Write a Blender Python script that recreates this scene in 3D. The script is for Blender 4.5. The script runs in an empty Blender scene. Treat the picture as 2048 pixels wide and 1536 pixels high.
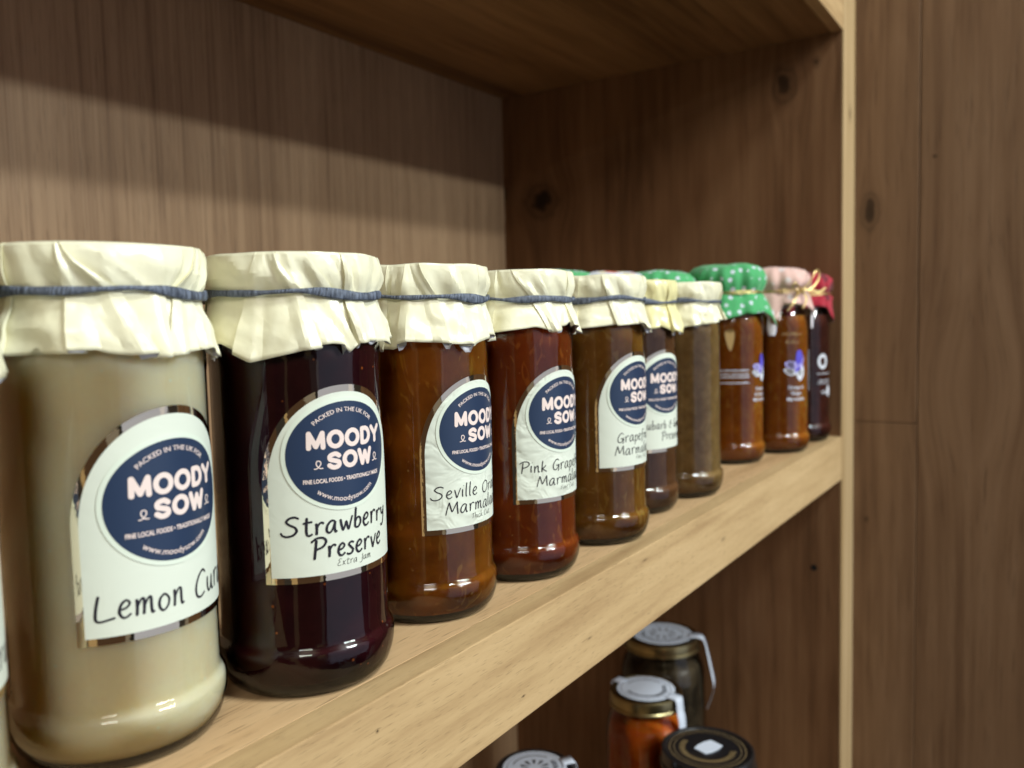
import bpy, bmesh, math, random
from mathutils import Vector, Matrix
PI = math.pi
sc = bpy.context.scene
C = sc.collection

# ------------------------------------------------------------------ camera
cam = bpy.data.cameras.new('camera'); camo = bpy.data.objects.new('camera', cam); C.objects.link(camo)
CP = Vector((-0.0954, -0.1986, 0.1301))
yaw, pitch, roll = math.radians(33.4195), math.radians(-4.1656), math.radians(-1.3957)
f_ = Vector((math.cos(pitch)*math.cos(yaw), math.cos(pitch)*math.sin(yaw), math.sin(pitch)))
r0 = Vector((math.sin(yaw), -math.cos(yaw), 0)); u0 = r0.cross(f_)
cr, sr = math.cos(roll), math.sin(roll)
R_ = cr*r0 + sr*u0; U_ = -sr*r0 + cr*u0
camo.matrix_world = Matrix(((R_.x, U_.x, -f_.x, CP.x), (R_.y, U_.y, -f_.y, CP.y), (R_.z, U_.z, -f_.z, CP.z), (0, 0, 0, 1)))
cam.sensor_width = 36; cam.lens = 1683/2048*36
cam.clip_start = 0.01; cam.clip_end = 60
cam.dof.use_dof = True; cam.dof.focus_distance = 0.345; cam.dof.aperture_fstop = 10.5; cam.dof.aperture_blades = 0
sc.camera = camo

# ------------------------------------------------------------------ world, lamps, exposure
w = bpy.data.worlds.new('World'); sc.world = w; w.use_nodes = True
nt = w.node_tree; nt.nodes.clear()
N = nt.nodes.new; Lk = nt.links.new
tc = N('ShaderNodeTexCoord'); mp = N('ShaderNodeMapping'); mp.inputs['Scale'].default_value = (2.2, 2.2, 1.3)
vo = N('ShaderNodeTexVoronoi'); vo.distance = 'CHEBYCHEV'; vo.inputs['Scale'].default_value = 1.6; vo.inputs['Randomness'].default_value = .7
Lk(tc.outputs['Generated'], mp.inputs[0]); Lk(mp.outputs[0], vo.inputs['Vector'])
sx = N('ShaderNodeSeparateColor'); Lk(vo.outputs['Color'], sx.inputs[0])
rp = N('ShaderNodeValToRGB'); rp.color_ramp.interpolation = 'CONSTANT'
el = rp.color_ramp.elements; el[0].color = (.02, .018, .015, 1); el[1].position = .45; el[1].color = (.10, .06, .035, 1)
for p_, c_ in ((.62, (.30, .27, .22, 1)), (.74, (.05, .045, .04, 1)), (.86, (.55, .40, .2, 1)), (.93, (.02, .02, .02, 1))):
    e_ = el.new(p_); e_.color = c_
Lk(sx.outputs[0], rp.inputs[0])
bg = N('ShaderNodeBackground'); bg.inputs['Strength'].default_value = 0.62
wo = N('ShaderNodeOutputWorld'); Lk(rp.outputs[0], bg.inputs[0]); Lk(bg.outputs[0], wo.inputs[0])


def area(name, loc, target, sx_, sy_, power, col):
    l = bpy.data.lights.new(name, 'AREA'); l.shape = 'RECTANGLE'; l.size = sx_; l.size_y = sy_
    l.energy = power; l.color = col
    o = bpy.data.objects.new(name, l); C.objects.link(o); o.location = loc
    o.rotation_euler = (Vector(target)-Vector(loc)).to_track_quat('-Z', 'Y').to_euler()
    return o


area('shop_window_light', (.75, -2.5, .05), (.75, 0, .05), 2.7, 2.5, 11.5, (.70, .78, 1.0))
area('ceiling_tube_light', (.85, -2.6, 1.52), (.4, 0, .2), 1.0, .07, 34, (.93, 1.0, .97))
area('overhead_fill_light', (.35, -1.5, 2.1), (.3, 0, .0), .55, .32, 38, (.93, 1.0, .97))  # fill added overhead to brighten the shelf top and spark the jar feet
area('left_fill_light', (-1.7, -1.7, 1.45), (.2, 0, .1), .8, .6, 21, (1.0, .93, .82))  # added fill, lifts the shaded left side of the lemon curd
area('ceiling_tube_light', (.75, -2.6, 1.13), (.4, 0, .2), .8, .06, 25, (.93, 1.0, .97))
sc.view_settings.view_transform = 'Standard'; sc.view_settings.look = 'None'
sc.view_settings.exposure = 0.14; sc.view_settings.gamma = 1; sc.view_settings.use_curve_mapping = False
sc.cycles.use_denoising = True
sc.cycles.max_bounces = 10; sc.cycles.transparent_max_bounces = 24; sc.cycles.transmission_bounces = 8
sc.cycles.caustics_refractive = False; sc.cycles.caustics_reflective = False
sc.cycles.sample_clamp_indirect = 4

# ------------------------------------------------------------------ materials


def newmat(name):
    m = bpy.data.materials.new(name); m.use_nodes = True
    nt = m.node_tree; b = nt.nodes['Principled BSDF']
    return m, nt, b


def pbr(name, col, rough=.5, metal=0, spec=.5, coat=0, sss=0, sssr=(.01, .005, .002), trans=0, ior=1.45):
    m, nt, b = newmat(name)
    b.inputs['Base Color'].default_value = (*col, 1); b.inputs['Roughness'].default_value = rough
    b.inputs['Metallic'].default_value = metal; b.inputs['Specular IOR Level'].default_value = spec
    b.inputs['Coat Weight'].default_value = coat; b.inputs['Coat Roughness'].default_value = .05
    b.inputs['Transmission Weight'].default_value = trans; b.inputs['IOR'].default_value = ior
    if sss:
        b.inputs['Subsurface Weight'].default_value = sss; b.inputs['Subsurface Radius'].default_value = sssr
        b.inputs['Subsurface Scale'].default_value = 1.0
    return m


def ramp(nt, fac, stops):
    r = nt.nodes.new('ShaderNodeValToRGB'); e = r.color_ramp.elements
    e[0].position, e[0].color = stops[0][0], (*stops[0][1], 1)
    e[1].position, e[1].color = stops[-1][0], (*stops[-1][1], 1)
    for p, c in stops[1:-1]:
        x = e.new(p); x.color = (*c, 1)
    nt.links.new(fac, r.inputs[0]); return r.outputs[0]


def mathn(nt, op, a, b=None, c=None):
    n = nt.nodes.new('ShaderNodeMath'); n.operation = op
    for i, v in enumerate((a, b, c)):
        if v is None: continue
        if isinstance(v, (int, float)): n.inputs[i].default_value = v
        else: nt.links.new(v, n.inputs[i])
    return n.outputs[0]


def mix(nt, fac, a, b, mode='MIX'):
    n = nt.nodes.new('ShaderNodeMix'); n.data_type = 'RGBA'; n.blend_type = mode
    for i, v in ((0, fac), (6, a), (7, b)):
        if isinstance(v, (int, float)): n.inputs[i].default_value = v
        elif isinstance(v, tuple): n.inputs[i].default_value = (*v, 1)
        else: nt.links.new(v, n.inputs[i])
    return n.outputs[2]


def noise(nt, vec, scale, detail=4, rough=.55, dist=0):
    n = nt.nodes.new('ShaderNodeTexNoise'); n.inputs['Scale'].default_value = scale
    n.inputs['Detail'].default_value = detail; n.inputs['Roughness'].default_value = rough
    n.inputs['Distortion'].default_value = dist; nt.links.new(vec, n.inputs['Vector']); return n.outputs['Fac']


def mapping(nt, vec, scale=(1, 1, 1), loc=(0, 0, 0)):
    n = nt.nodes.new('ShaderNodeMapping'); n.inputs['Scale'].default_value = scale; n.inputs['Location'].default_value = loc
    nt.links.new(vec, n.inputs[0]); return n.outputs[0]


def wood(name, light, mid, dark, grain, across=90, along=2.5, pore=.6, rough=.55, knots=(), big=6, bump=.12, planks=None, seed=0, cath=.4, spec=.25, lines=0, lsc=300, psc=7, plen=.035):
    """grain = axis index of the fibre; knots = [(x,y,z, r_across, r_along)]"""
    m, nt, b = newmat(name)
    tcn = nt.nodes.new('ShaderNodeTexCoord'); v = tcn.outputs['Object']
    warp = None
    for k in knots:        # bend the fibre round each knot
        d = nt.nodes.new('ShaderNodeVectorMath'); d.operation = 'SUBTRACT'
        nt.links.new(v, d.inputs[0]); d.inputs[1].default_value = k[:3]
        s = [1/k[3]]*3; s[grain] = 1/k[4]
        d2 = nt.nodes.new('ShaderNodeVectorMath'); d2.operation = 'MULTIPLY'
        nt.links.new(d.outputs[0], d2.inputs[0]); d2.inputs[1].default_value = s
        ln = nt.nodes.new('ShaderNodeVectorMath'); ln.operation = 'LENGTH'; nt.links.new(d2.outputs[0], ln.inputs[0])
        g = mathn(nt, 'POWER', 2.718, mathn(nt, 'MULTIPLY', mathn(nt, 'MULTIPLY', ln.outputs['Value'], ln.outputs['Value']), -.35))
        sc_ = nt.nodes.new('ShaderNodeVectorMath'); sc_.operation = 'SCALE'
        nt.links.new(d.outputs[0], sc_.inputs[0]); nt.links.new(mathn(nt, 'MULTIPLY', g, .75), sc_.inputs['Scale'])
        ad = nt.nodes.new('ShaderNodeVectorMath'); ad.operation = 'SUBTRACT'
        nt.links.new(v, ad.inputs[0]); nt.links.new(sc_.outputs[0], ad.inputs[1]); v = ad.outputs[0]
        if k[5] > 0:
            nz = noise(nt, mapping(nt, tcn.outputs['Object'], (1, 1, 1), (k[0], k[1], 0)), 70, 4)
            q = mathn(nt, 'ADD', ln.outputs['Value'], mathn(nt, 'MULTIPLY', mathn(nt, 'SUBTRACT', nz, .5), 1.0))
            kr = nt.nodes.new('ShaderNodeValToRGB'); ke = kr.color_ramp.elements
            ke[0].position, ke[0].color = .12, (1, 1, 1, 1); ke[1].position, ke[1].color = .72, (0, 0, 0, 1)
            for p_, g_ in ((.26, .85), (.33, .30), (.42, .22), (.50, .48), (.57, .16)):
                x_ = ke.new(p_); x_.color = (g_, g_, g_, 1)
            nt.links.new(mathn(nt, 'MULTIPLY', q, .55), kr.inputs[0])
            kf = mathn(nt, 'MULTIPLY', kr.outputs[0], k[5])
            warp = kf if warp is None else mathn(nt, 'MAXIMUM', warp, kf)
    S = [1.0]*3; S[grain] = along/across
    pm = None
    if planks:            # planks = (axis, width, offset): each plank its own piece of timber
        ax, wd, off = planks
        se = nt.nodes.new('ShaderNodeSeparateXYZ'); nt.links.new(tcn.outputs['Object'], se.inputs[0])
        t = mathn(nt, 'FLOOR', mathn(nt, 'DIVIDE', mathn(nt, 'ADD', se.outputs[ax], off), wd))
        cb = nt.nodes.new('ShaderNodeCombineXYZ')
        for i in range(3): nt.links.new(mathn(nt, 'MULTIPLY', t, 1.37+i*.61), cb.inputs[i])
        ad = nt.nodes.new('ShaderNodeVectorMath'); ad.operation = 'ADD'; nt.links.new(v, ad.inputs[0]); nt.links.new(cb.outputs[0], ad.inputs[1]); v = ad.outputs[0]
        wn = nt.nodes.new('ShaderNodeTexWhiteNoise'); wn.noise_dimensions = '1D'; nt.links.new(t, wn.inputs['W']); pm = wn.outputs['Value']
    lo = (seed*3.1, seed*1.7, seed*2.3)
    fibre = noise(nt, mapping(nt, v, tuple(s*across for s in S), lo), 1, 6, .65)
    fine = noise(nt, mapping(nt, v, tuple(s*across*6 for s in S), lo), 1, 3, .6)
    S2 = [1.0]*3; S2[grain] = .16
    broad = noise(nt, mapping(nt, v, tuple(s*big for s in S2), lo), 1, 4, .5, .6)
    ringv = mapping(nt, v, tuple(s*big*1.6 for s in S2), lo)
    rn = noise(nt, ringv, 1, 2, .4, .3)
    rings = mathn(nt, 'PINGPONG', mathn(nt, 'MULTIPLY', rn, 16), 1)
    f = mathn(nt, 'ADD', mathn(nt, 'MULTIPLY', fibre, .75), mathn(nt, 'MULTIPLY', broad, .45))
    f = mathn(nt, 'ADD', f, mathn(nt, 'MULTIPLY', mathn(nt, 'SUBTRACT', rings, .5), .18*cath))
    if pm is not None: f = mathn(nt, 'ADD', f, mathn(nt, 'MULTIPLY', mathn(nt, 'SUBTRACT', pm, .5), .16))
    col = ramp(nt, f, [(.42, dark), (.60, mid), (.80, light)])
    if lines:
        Sl = [1.0]*3; Sl[grain] = .010
        ln_ = noise(nt, mapping(nt, v, tuple(s*lsc for s in Sl), lo), 1, 3, .6)
        lm = nt.nodes.new('ShaderNodeMapRange'); lm.inputs['From Min'].default_value = .52; lm.inputs['From Max'].default_value = .66; nt.links.new(ln_, lm.inputs[0])
        ar = nt.nodes.new('ShaderNodeMapRange'); ar.inputs['From Min'].default_value = .38; ar.inputs['From Max'].default_value = .60
        Sb = [1.0]*3; Sb[grain] = .1
        nt.links.new(noise(nt, mapping(nt, v, tuple(s*7 for s in Sb), lo), 1, 1), ar.inputs[0])
        col = mix(nt, mathn(nt, 'MULTIPLY', mathn(nt, 'MULTIPLY', lm.outputs[0], mathn(nt, 'ADD', ar.outputs[0], .25)), lines), col, dark)
    # open pores: thin dark dashes along the fibre
    Sp = [1.0]*3; Sp[grain] = plen
    pr = noise(nt, mapping(nt, v, tuple(s*across*psc for s in Sp), lo), 1, 2, .5)
    pg = nt.nodes.new('ShaderNodeMapRange'); pg.inputs['From Min'].default_value = .60; pg.inputs['From Max'].default_value = .72
    nt.links.new(pr, pg.inputs[0])
    col = mix(nt, mathn(nt, 'MULTIPLY', pg.outputs[0], pore), col, tuple(c*.45 for c in dark))
    if warp is not None: col = mix(nt, warp, col, tuple(c*.15 for c in dark))
    nt.links.new(col, b.inputs['Base Color'])
    b.inputs['Roughness'].default_value = rough; b.inputs['Specular IOR Level'].default_value = spec
    rr = mathn(nt, 'ADD', mathn(nt, 'MULTIPLY', fine, .25), rough-.12); nt.links.new(rr, b.inputs['Roughness'])
    bp = nt.nodes.new('ShaderNodeBump'); bp.inputs['Strength'].default_value = bump; bp.inputs['Distance'].default_value = .001
    h = mathn(nt, 'SUBTRACT', mathn(nt, 'ADD', mathn(nt, 'MULTIPLY', fine, .6), fibre), mathn(nt, 'MULTIPLY', pg.outputs[0], 1.0))
    nt.links.new(h, bp.inputs['Height']); nt.links.new(bp.outputs[0], b.inputs['Normal'])
    return m


Lx, D, H, T, LW = .8447, .4268, .4232, .0462, .9017
M = {}
KN = ((.1148, 0, -.0112, .0008, .0010, 1.0), (.2087, 0, -.0356, .0007, .0018, 1.0), (.339, 0, -.0069, .0010, .004, .6), (.271, 0, -.030, .0007, .003, .7), (.47, 0, -.025, .002, .006, .5))
M['oak_shelf'] = wood('oak_shelf', (.66, .45, .25), (.57, .375, .20), (.43, .265, .13), 0, across=60, along=5, pore=.75, rough=.5, big=9, bump=.15, seed=1, psc=26, plen=.045, cath=.2)
M['oak_lip'] = wood('oak_lip', (.60, .425, .23), (.51, .35, .18), (.37, .235, .115), 0, across=90, along=7, pore=.6, rough=.5, big=12, bump=.12, seed=3, knots=KN, psc=26, plen=.05, cath=.15)
M['oak_post'] = wood('oak_post', (.58, .42, .24), (.50, .355, .19), (.38, .25, .12), 2, across=60, along=2, pore=.2, rough=.5, big=10, bump=.08, seed=4, knots=((Lx+.03, 0, .345, .006, .010, .8),))
M['oak_back'] = wood('oak_back', (.46, .305, .18), (.38, .243, .14), (.23, .136, .075), 2, across=150, along=1.8, pore=.45, rough=.5, big=11, bump=.2, seed=7, cath=.2, lines=.6, lsc=520)
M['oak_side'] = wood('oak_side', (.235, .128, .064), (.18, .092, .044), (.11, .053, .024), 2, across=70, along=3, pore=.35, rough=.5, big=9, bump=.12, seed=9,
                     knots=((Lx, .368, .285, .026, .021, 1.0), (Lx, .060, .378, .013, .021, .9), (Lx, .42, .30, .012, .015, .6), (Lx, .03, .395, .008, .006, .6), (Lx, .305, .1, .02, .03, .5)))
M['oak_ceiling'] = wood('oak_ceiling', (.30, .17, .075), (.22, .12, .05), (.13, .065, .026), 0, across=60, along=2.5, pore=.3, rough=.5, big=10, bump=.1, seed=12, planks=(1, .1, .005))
M['oak_wall'] = wood('oak_wall', (.255, .158, .093), (.20, .118, .066), (.135, .075, .041), 2, across=80, along=2.2, pore=.45, rough=.5, big=9, bump=.15, seed=15,
                     knots=((LW, -.016, .243, .010, .022, .85), (LW, -.0796, .2938, .0022, .0018, 1.0), (LW, -.014, -.10, .003, .004, .8), (LW, -.12, .05, .03, .05, 0)))
M['dark'] = pbr('hole_shade', (.004, .004, .004), .9)


def paper_mat(name, base, base2, rough=.28):
    m, nt, b = newmat(name)
    tcn = nt.nodes.new('ShaderNodeTexCoord')
    n1 = noise(nt, tcn.outputs['Object'], 60, 3)
    n2 = noise(nt, tcn.outputs['Object'], 420, 4)
    col = ramp(nt, n1, [(.3, base2), (.7, base)])
    nt.links.new(col, b.inputs['Base Color'])
    b.inputs['Roughness'].default_value = rough; b.inputs['Specular IOR Level'].default_value = .55
    bp = nt.nodes.new('ShaderNodeBump'); bp.inputs['Strength'].default_value = .42; bp.inputs['Distance'].default_value = .002
    vo = nt.nodes.new('ShaderNodeTexVoronoi'); vo.inputs['Scale'].default_value = 75
    ad = nt.nodes.new('ShaderNodeVectorMath'); ad.operation = 'ADD'; nt.links.new(tcn.outputs['Object'], ad.inputs[0])
    ns = nt.nodes.new('ShaderNodeVectorMath'); ns.operation = 'SCALE'; ns.inputs['Scale'].default_value = .012
    cn = nt.nodes.new('ShaderNodeTexNoise'); cn.inputs['Scale'].default_value = 45; nt.links.new(tcn.outputs['Object'], cn.inputs['Vector'])
    nt.links.new(cn.outputs['Color'], ns.inputs[0]); nt.links.new(ns.outputs[0], ad.inputs[1]); nt.links.new(ad.outputs[0], vo.inputs['Vector'])
    nt.links.new(mathn(nt, 'ADD', mathn(nt, 'ADD', mathn(nt, 'MULTIPLY', n1, 1.0), mathn(nt, 'MULTIPLY', vo.outputs['Distance'], .55)), mathn(nt, 'MULTIPLY', n2, .05)), bp.inputs['Height']); nt.links.new(bp.outputs[0], b.inputs['Normal'])
    return m


M['paper'] = paper_mat('waxed_paper', (.84, .82, .63), (.82, .78, .56))
M['paper_yellow'] = paper_mat('waxed_paper_yellow', (.82, .76, .42), (.78, .71, .36))
M['paper_in'] = pbr('paper_inside', (.78, .80, .88), .6)


def band_mat():
    m, nt, b = newmat('elastic')
    tcn = nt.nodes.new('ShaderNodeTexCoord')
    n = noise(nt, mapping(nt, tcn.outputs['Object'], (1, 1, .25)), 900, 3)
    nt.links.new(ramp(nt, n, [(.35, (.03, .038, .06)), (.65, (.15, .18, .25))]), b.inputs['Base Color'])
    b.inputs['Roughness'].default_value = .6
    bp = nt.nodes.new('ShaderNodeBump'); bp.inputs['Strength'].default_value = .6; bp.inputs['Distance'].default_value = .0006
    nt.links.new(n, bp.inputs['Height']); nt.links.new(bp.outputs[0], b.inputs['Normal']); return m


M['band'] = band_mat()


def shell_mat(name='clear_glass', tint=(.98, .985, .975, 1)):
    """thin clear glass: lets light through, mirrors by Fresnel"""
    m = bpy.data.materials.new(name); m.use_nodes = True; nt = m.node_tree; nt.nodes.clear()
    tr = nt.nodes.new('ShaderNodeBsdfTransparent'); tr.inputs[0].default_value = tint
    gl = nt.nodes.new('ShaderNodeBsdfGlossy'); gl.inputs['Roughness'].default_value = .025
    fr = nt.nodes.new('ShaderNodeFresnel'); fr.inputs['IOR'].default_value = 1.52
    mx = nt.nodes.new('ShaderNodeMixShader'); o = nt.nodes.new('ShaderNodeOutputMaterial')
    tcn = nt.nodes.new('ShaderNodeTexCoord')
    n1 = noise(nt, mapping(nt, tcn.outputs['Object'], (1, 1, .35)), 55, 2)
    n2 = noise(nt, tcn.outputs['Object'], 500, 2)
    se = nt.nodes.new('ShaderNodeSeparateXYZ'); nt.links.new(tcn.outputs['Object'], se.inputs[0])
    mr = nt.nodes.new('ShaderNodeMapRange'); mr.inputs['From Min'].default_value = .021; mr.inputs['From Max'].default_value = .012
    mr.inputs['To Min'].default_value = .0; mr.inputs['To Max'].default_value = .35
    nt.links.new(se.outputs[2], mr.inputs[0])
    h = mathn(nt, 'ADD', mathn(nt, 'MULTIPLY', n1, .9), mathn(nt, 'MULTIPLY', n2, mr.outputs[0]))
    bp = nt.nodes.new('ShaderNodeBump'); bp.inputs['Strength'].default_value = .5; bp.inputs['Distance'].default_value = .0006
    nt.links.new(h, bp.inputs['Height'])
    nt.links.new(bp.outputs[0], gl.inputs['Normal']); nt.links.new(bp.outputs[0], fr.inputs['Normal'])
    nt.links.new(fr.outputs[0], mx.inputs[0]); nt.links.new(tr.outputs[0], mx.inputs[1]); nt.links.new(gl.outputs[0], mx.inputs[2])
    nt.links.new(mx.outputs[0], o.inputs[0]); return m


M['glass'] = shell_mat()
M['foot'] = shell_mat('thick_glass_foot', (.62, .57, .50, 1))


def fill_mat(name, c1, c2, trans, sss, sssr, rough=.3, speck=None, scale=70, peel=None, fine=0):
    m, nt, b = newmat(name)
    tcn = nt.nodes.new('ShaderNodeTexCoord'); v = tcn.outputs['Object']
    n = noise(nt, v, scale, 4, .6, .4)
    col = ramp(nt, n, [(.35, c1), (.65, c2)])
    if peel:      # shreds of peel pressed against the glass
        pn = noise(nt, mapping(nt, v, (1, 1, .45), (scale*.01, 0, 0)), 120, 2, .4, 2.2)
        pm_ = nt.nodes.new('ShaderNodeMapRange'); pm_.inputs['From Min'].default_value = .60; pm_.inputs['From Max'].default_value = .68
        nt.links.new(pn, pm_.inputs[0]); col = mix(nt, mathn(nt, 'MULTIPLY', pm_.outputs[0], .6), col, peel)
    if fine:
        fn_ = noise(nt, v, 480, 3, .7); col = mix(nt, mathn(nt, 'MULTIPLY', fn_, fine), col, tuple(c*.72 for c in c1))
    if speck:
        vo = nt.nodes.new('ShaderNodeTexVoronoi'); vo.inputs['Scale'].default_value = 260; nt.links.new(v, vo.inputs['Vector'])
        mr = nt.nodes.new('ShaderNodeMapRange'); mr.inputs['From Min'].default_value = .16; mr.inputs['From Max'].default_value = .10
        nt.links.new(vo.outputs['Distance'], mr.inputs[0])
        se = nt.nodes.new('ShaderNodeSeparateColor'); nt.links.new(vo.outputs['Color'], se.inputs[0])
        gt = mathn(nt, 'GREATER_THAN', se.outputs[0], .84)
        col = mix(nt, mathn(nt, 'MULTIPLY', mathn(nt, 'MULTIPLY', mr.outputs[0], gt), .7), col, speck)
    nt.links.new(col, b.inputs['Base Color'])
    b.inputs['Roughness'].default_value = rough; b.inputs['IOR'].default_value = 1.36
    b.inputs['Transmission Weight'].default_value = trans; b.inputs['Specular IOR Level'].default_value = .2
    if sss:
        b.inputs['Subsurface Weight'].default_value = sss; b.inputs['Subsurface Radius'].default_value = sssr; b.inputs['Subsurface Scale'].default_value = 1
    return m


FILL = {
    'lemon': fill_mat('lemon_curd', (.98, .75, .44), (.99, .81, .51), 0, 1, (.020, .018, .014), .45, (.9, .85, .65), 70, None, .25),
    'strawberry': fill_mat('strawberry_jam', (.018, .002, .004), (.035, .004, .006), 0, .0, (.004, .001, .001), .25, (.5, .12, .02)),
    'seville': fill_mat('seville_marmalade', (.34, .10, .009), (.54, .175, .016), .55, .5, (.02, .006, .001), .12, (.85, .50, .12), 66, (.80, .38, .05)),
    'pink': fill_mat('pink_grapefruit_marmalade', (.32, .055, .008), (.42, .085, .012), .5, .5, (.02, .004, .001), .12, (.85, .4, .1), 72, (.72, .22, .03)),
    'grapefruit': fill_mat('grapefruit_marmalade', (.38, .15, .022), (.54, .24, .04), .55, .5, (.02, .008, .002), .12, (.85, .5, .15), 61, (.72, .42, .10)),
    'rhubarb': fill_mat('rhubarb_preserve', (.13, .055, .02), (.19, .085, .035), .2, .5, (.01, .005, .002), .25, (.4, .25, .12)),
    'chutney': fill_mat('brown_preserve', (.30, .17, .055), (.44, .27, .10), .35, .5, (.012, .006, .002), .25, (.5, .35, .15), 110),
    'orange': fill_mat('orange_marmalade', (.50, .13, .012), (.64, .21, .02), .45, .5, (.02, .005, .001), .15, (.85, .45, .1), 77, (.85, .42, .06)),
    'dark': fill_mat('dark_red_jam', (.05, .012, .008), (.09, .02, .012), .1, .3, (.005, .001, .001), .25, (.3, .06, .03)),
    'pepper': fill_mat('orange_peppers', (.62, .10, .008), (.78, .20, .015), 0, .6, (.01, .003, .001), .3, None, 45),
    'olive': fill_mat('dark_olives', (.010, .009, .007), (.075, .055, .032), 0, 0, (.1, .1, .1), .3, None, 38),
    'brine': fill_mat('pale_brine', (.10, .07, .03), (.16, .11, .05), .2, 0, (.1, .1, .1), .3, None, 60),
}


def foil_mat():
    m, nt, b = newmat('gold_foil')
    b.inputs['Base Color'].default_value = (.86, .74, .56, 1); b.inputs['Metallic'].default_value = 1; b.inputs['Roughness'].default_value = .05
    tcn = nt.nodes.new('ShaderNodeTexCoord'); n = noise(nt, tcn.outputs['Object'], 320, 2)
    bp = nt.nodes.new('ShaderNodeBump'); bp.inputs['Strength'].default_value = .12; bp.inputs['Distance'].default_value = .0004
    nt.links.new(n, bp.inputs['Height']); nt.links.new(bp.outputs[0], b.inputs['Normal']); return m


M['foil'] = foil_mat()


def label_mat(name, wr):
    m, nt, b = newmat(name)
    b.inputs['Base Color'].default_value = (.68, .725, .635, 1); b.inputs['Roughness'].default_value = .45; b.inputs['Specular IOR Level'].default_value = .35
    tcn = nt.nodes.new('ShaderNodeTexCoord')
    n = noise(nt, tcn.outputs['Object'], 75, 2, .5, 1.2)
    bp = nt.nodes.new('ShaderNodeBump'); bp.inputs['Strength'].default_value = wr; bp.inputs['Distance'].default_value = .004
    nt.links.new(n, bp.inputs['Height']); nt.links.new(bp.outputs[0], b.inputs['Normal']); return m


M['label'] = label_mat('label_paper', .05)
M['label_wrinkled'] = label_mat('label_paper_wrinkled', .45)
M['sticker_white'] = pbr('sticker_rim', (.70, .77, .67), .35)
M['navy'] = pbr('navy_print', (.018, .035, .080), .38)
M['pinkish'] = pbr('pink_white_print', (.80, .66, .62), .45)
M['ink'] = pbr('black_ink', (.012, .010, .02), .5)
M['grey_ink'] = pbr('grey_ink', (.06, .06, .06), .5)
M['white'] = pbr('white_print', (.70, .72, .80), .5)
M['violet'] = pbr('violet_print', (.09, .07, .55), .5)
M['lilac'] = pbr('lilac_print', (.42, .38, .78), .5)
M['gold_print'] = pbr('gold_print', (.52, .36, .16), .4, .3)
M['gold_lid'] = pbr('gold_lid', (.36, .30, .155), .30, 1)
M['black_lid'] = pbr('black_lid', (.010, .011, .013), .25, 0, .6, coat=.6)
M['gold_string'] = pbr('gold_string', (.82, .62, .28), .28, .9)
M['seal'] = pbr('white_seal_paper', (.62, .68, .80), .5)
M['tin'] = pbr('rim_glint_metal', (.75, .75, .72), .3, 1)


def cloth_mat(name, base, spot, size, thr, spot2=None):
    m, nt, b = newmat(name)
    tcn = nt.nodes.new('ShaderNodeTexCoord')
    vo = nt.nodes.new('ShaderNodeTexVoronoi'); vo.inputs['Scale'].default_value = size; vo.inputs['Randomness'].default_value = .55
    nt.links.new(tcn.outputs['Object'], vo.inputs['Vector'])
    n = noise(nt, tcn.outputs['Object'], 700, 2)
    d = mathn(nt, 'ADD', vo.outputs['Distance'], mathn(nt, 'MULTIPLY', mathn(nt, 'SUBTRACT', n, .5), .35))
    f = mathn(nt, 'LESS_THAN', d, thr)
    sp = spot
    if spot2:
        se = nt.nodes.new('ShaderNodeSeparateColor'); nt.links.new(vo.outputs['Color'], se.inputs[0])
        sp = mix(nt, mathn(nt, 'GREATER_THAN', se.outputs[0], .5), spot, spot2)
    nt.links.new(mix(nt, f, base, sp), b.inputs['Base Color'])
    b.inputs['Roughness'].default_value = .85
    b.inputs['Sheen Weight'].default_value = .2; return m


M['cloth_green'] = cloth_mat('green_star_cloth', (.06, .37, .13), (.60, .66, .75), 130, .27)
M['cloth_pink'] = cloth_mat('pink_cloth', (.72, .47, .42), (.72, .62, .62), 70, .2)
M['cloth_red'] = cloth_mat('crimson_cloth', (.40, .008, .03), (.14, .004, .016), 60, .35)
M['cloth_pattern'] = cloth_mat('patterned_cloth', (.66, .68, .78), (.60, .12, .05), 60, .42, (.62, .52, .28))
M['cloth_in'] = pbr('cloth_reverse', (.84, .83, .90), .8)

# ------------------------------------------------------------------ object helpers


def link(name, me, parent=None, mats=()):
    o = bpy.data.objects.new(name, me)
    for m in mats: me.materials.append(m)
    C.objects.link(o)
    if parent: o.parent = parent
    return o


def thing(name, label, cat, loc=(0, 0, 0), group=None):
    o = bpy.data.objects.new(name, None); o.empty_display_size = .02; C.objects.link(o); o.location = loc
    o['label'] = label; o['category'] = cat
    if group: o['group'] = group
    return o


def mesh(name, verts, faces, smooth=True, mi=None, angle=None):
    me = bpy.data.meshes.new(name); me.from_pydata(verts, [], faces); me.update()
    if smooth:
        me.polygons.foreach_set('use_smooth', [True]*len(me.polygons))
        if angle: me.set_sharp_from_angle(angle=math.radians(angle))
    if mi: me.polygons.foreach_set('material_index', mi)
    return me


def box(name, lo, hi, mat, parent=None, bevel=.0012):
    bm = bmesh.new(); bmesh.ops.create_cube(bm, size=1)
    for v in bm.verts:
        v.co = Vector([lo[i] + (v.co[i]+.5)*(hi[i]-lo[i]) for i in range(3)])
    if bevel: bmesh.ops.bevel(bm, geom=bm.edges[:], offset=bevel, segments=2, affect='EDGES', profile=.6)
    me = bpy.data.meshes.new(name); bm.to_mesh(me); bm.free()
    return link(name, me, parent, [mat])


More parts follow.
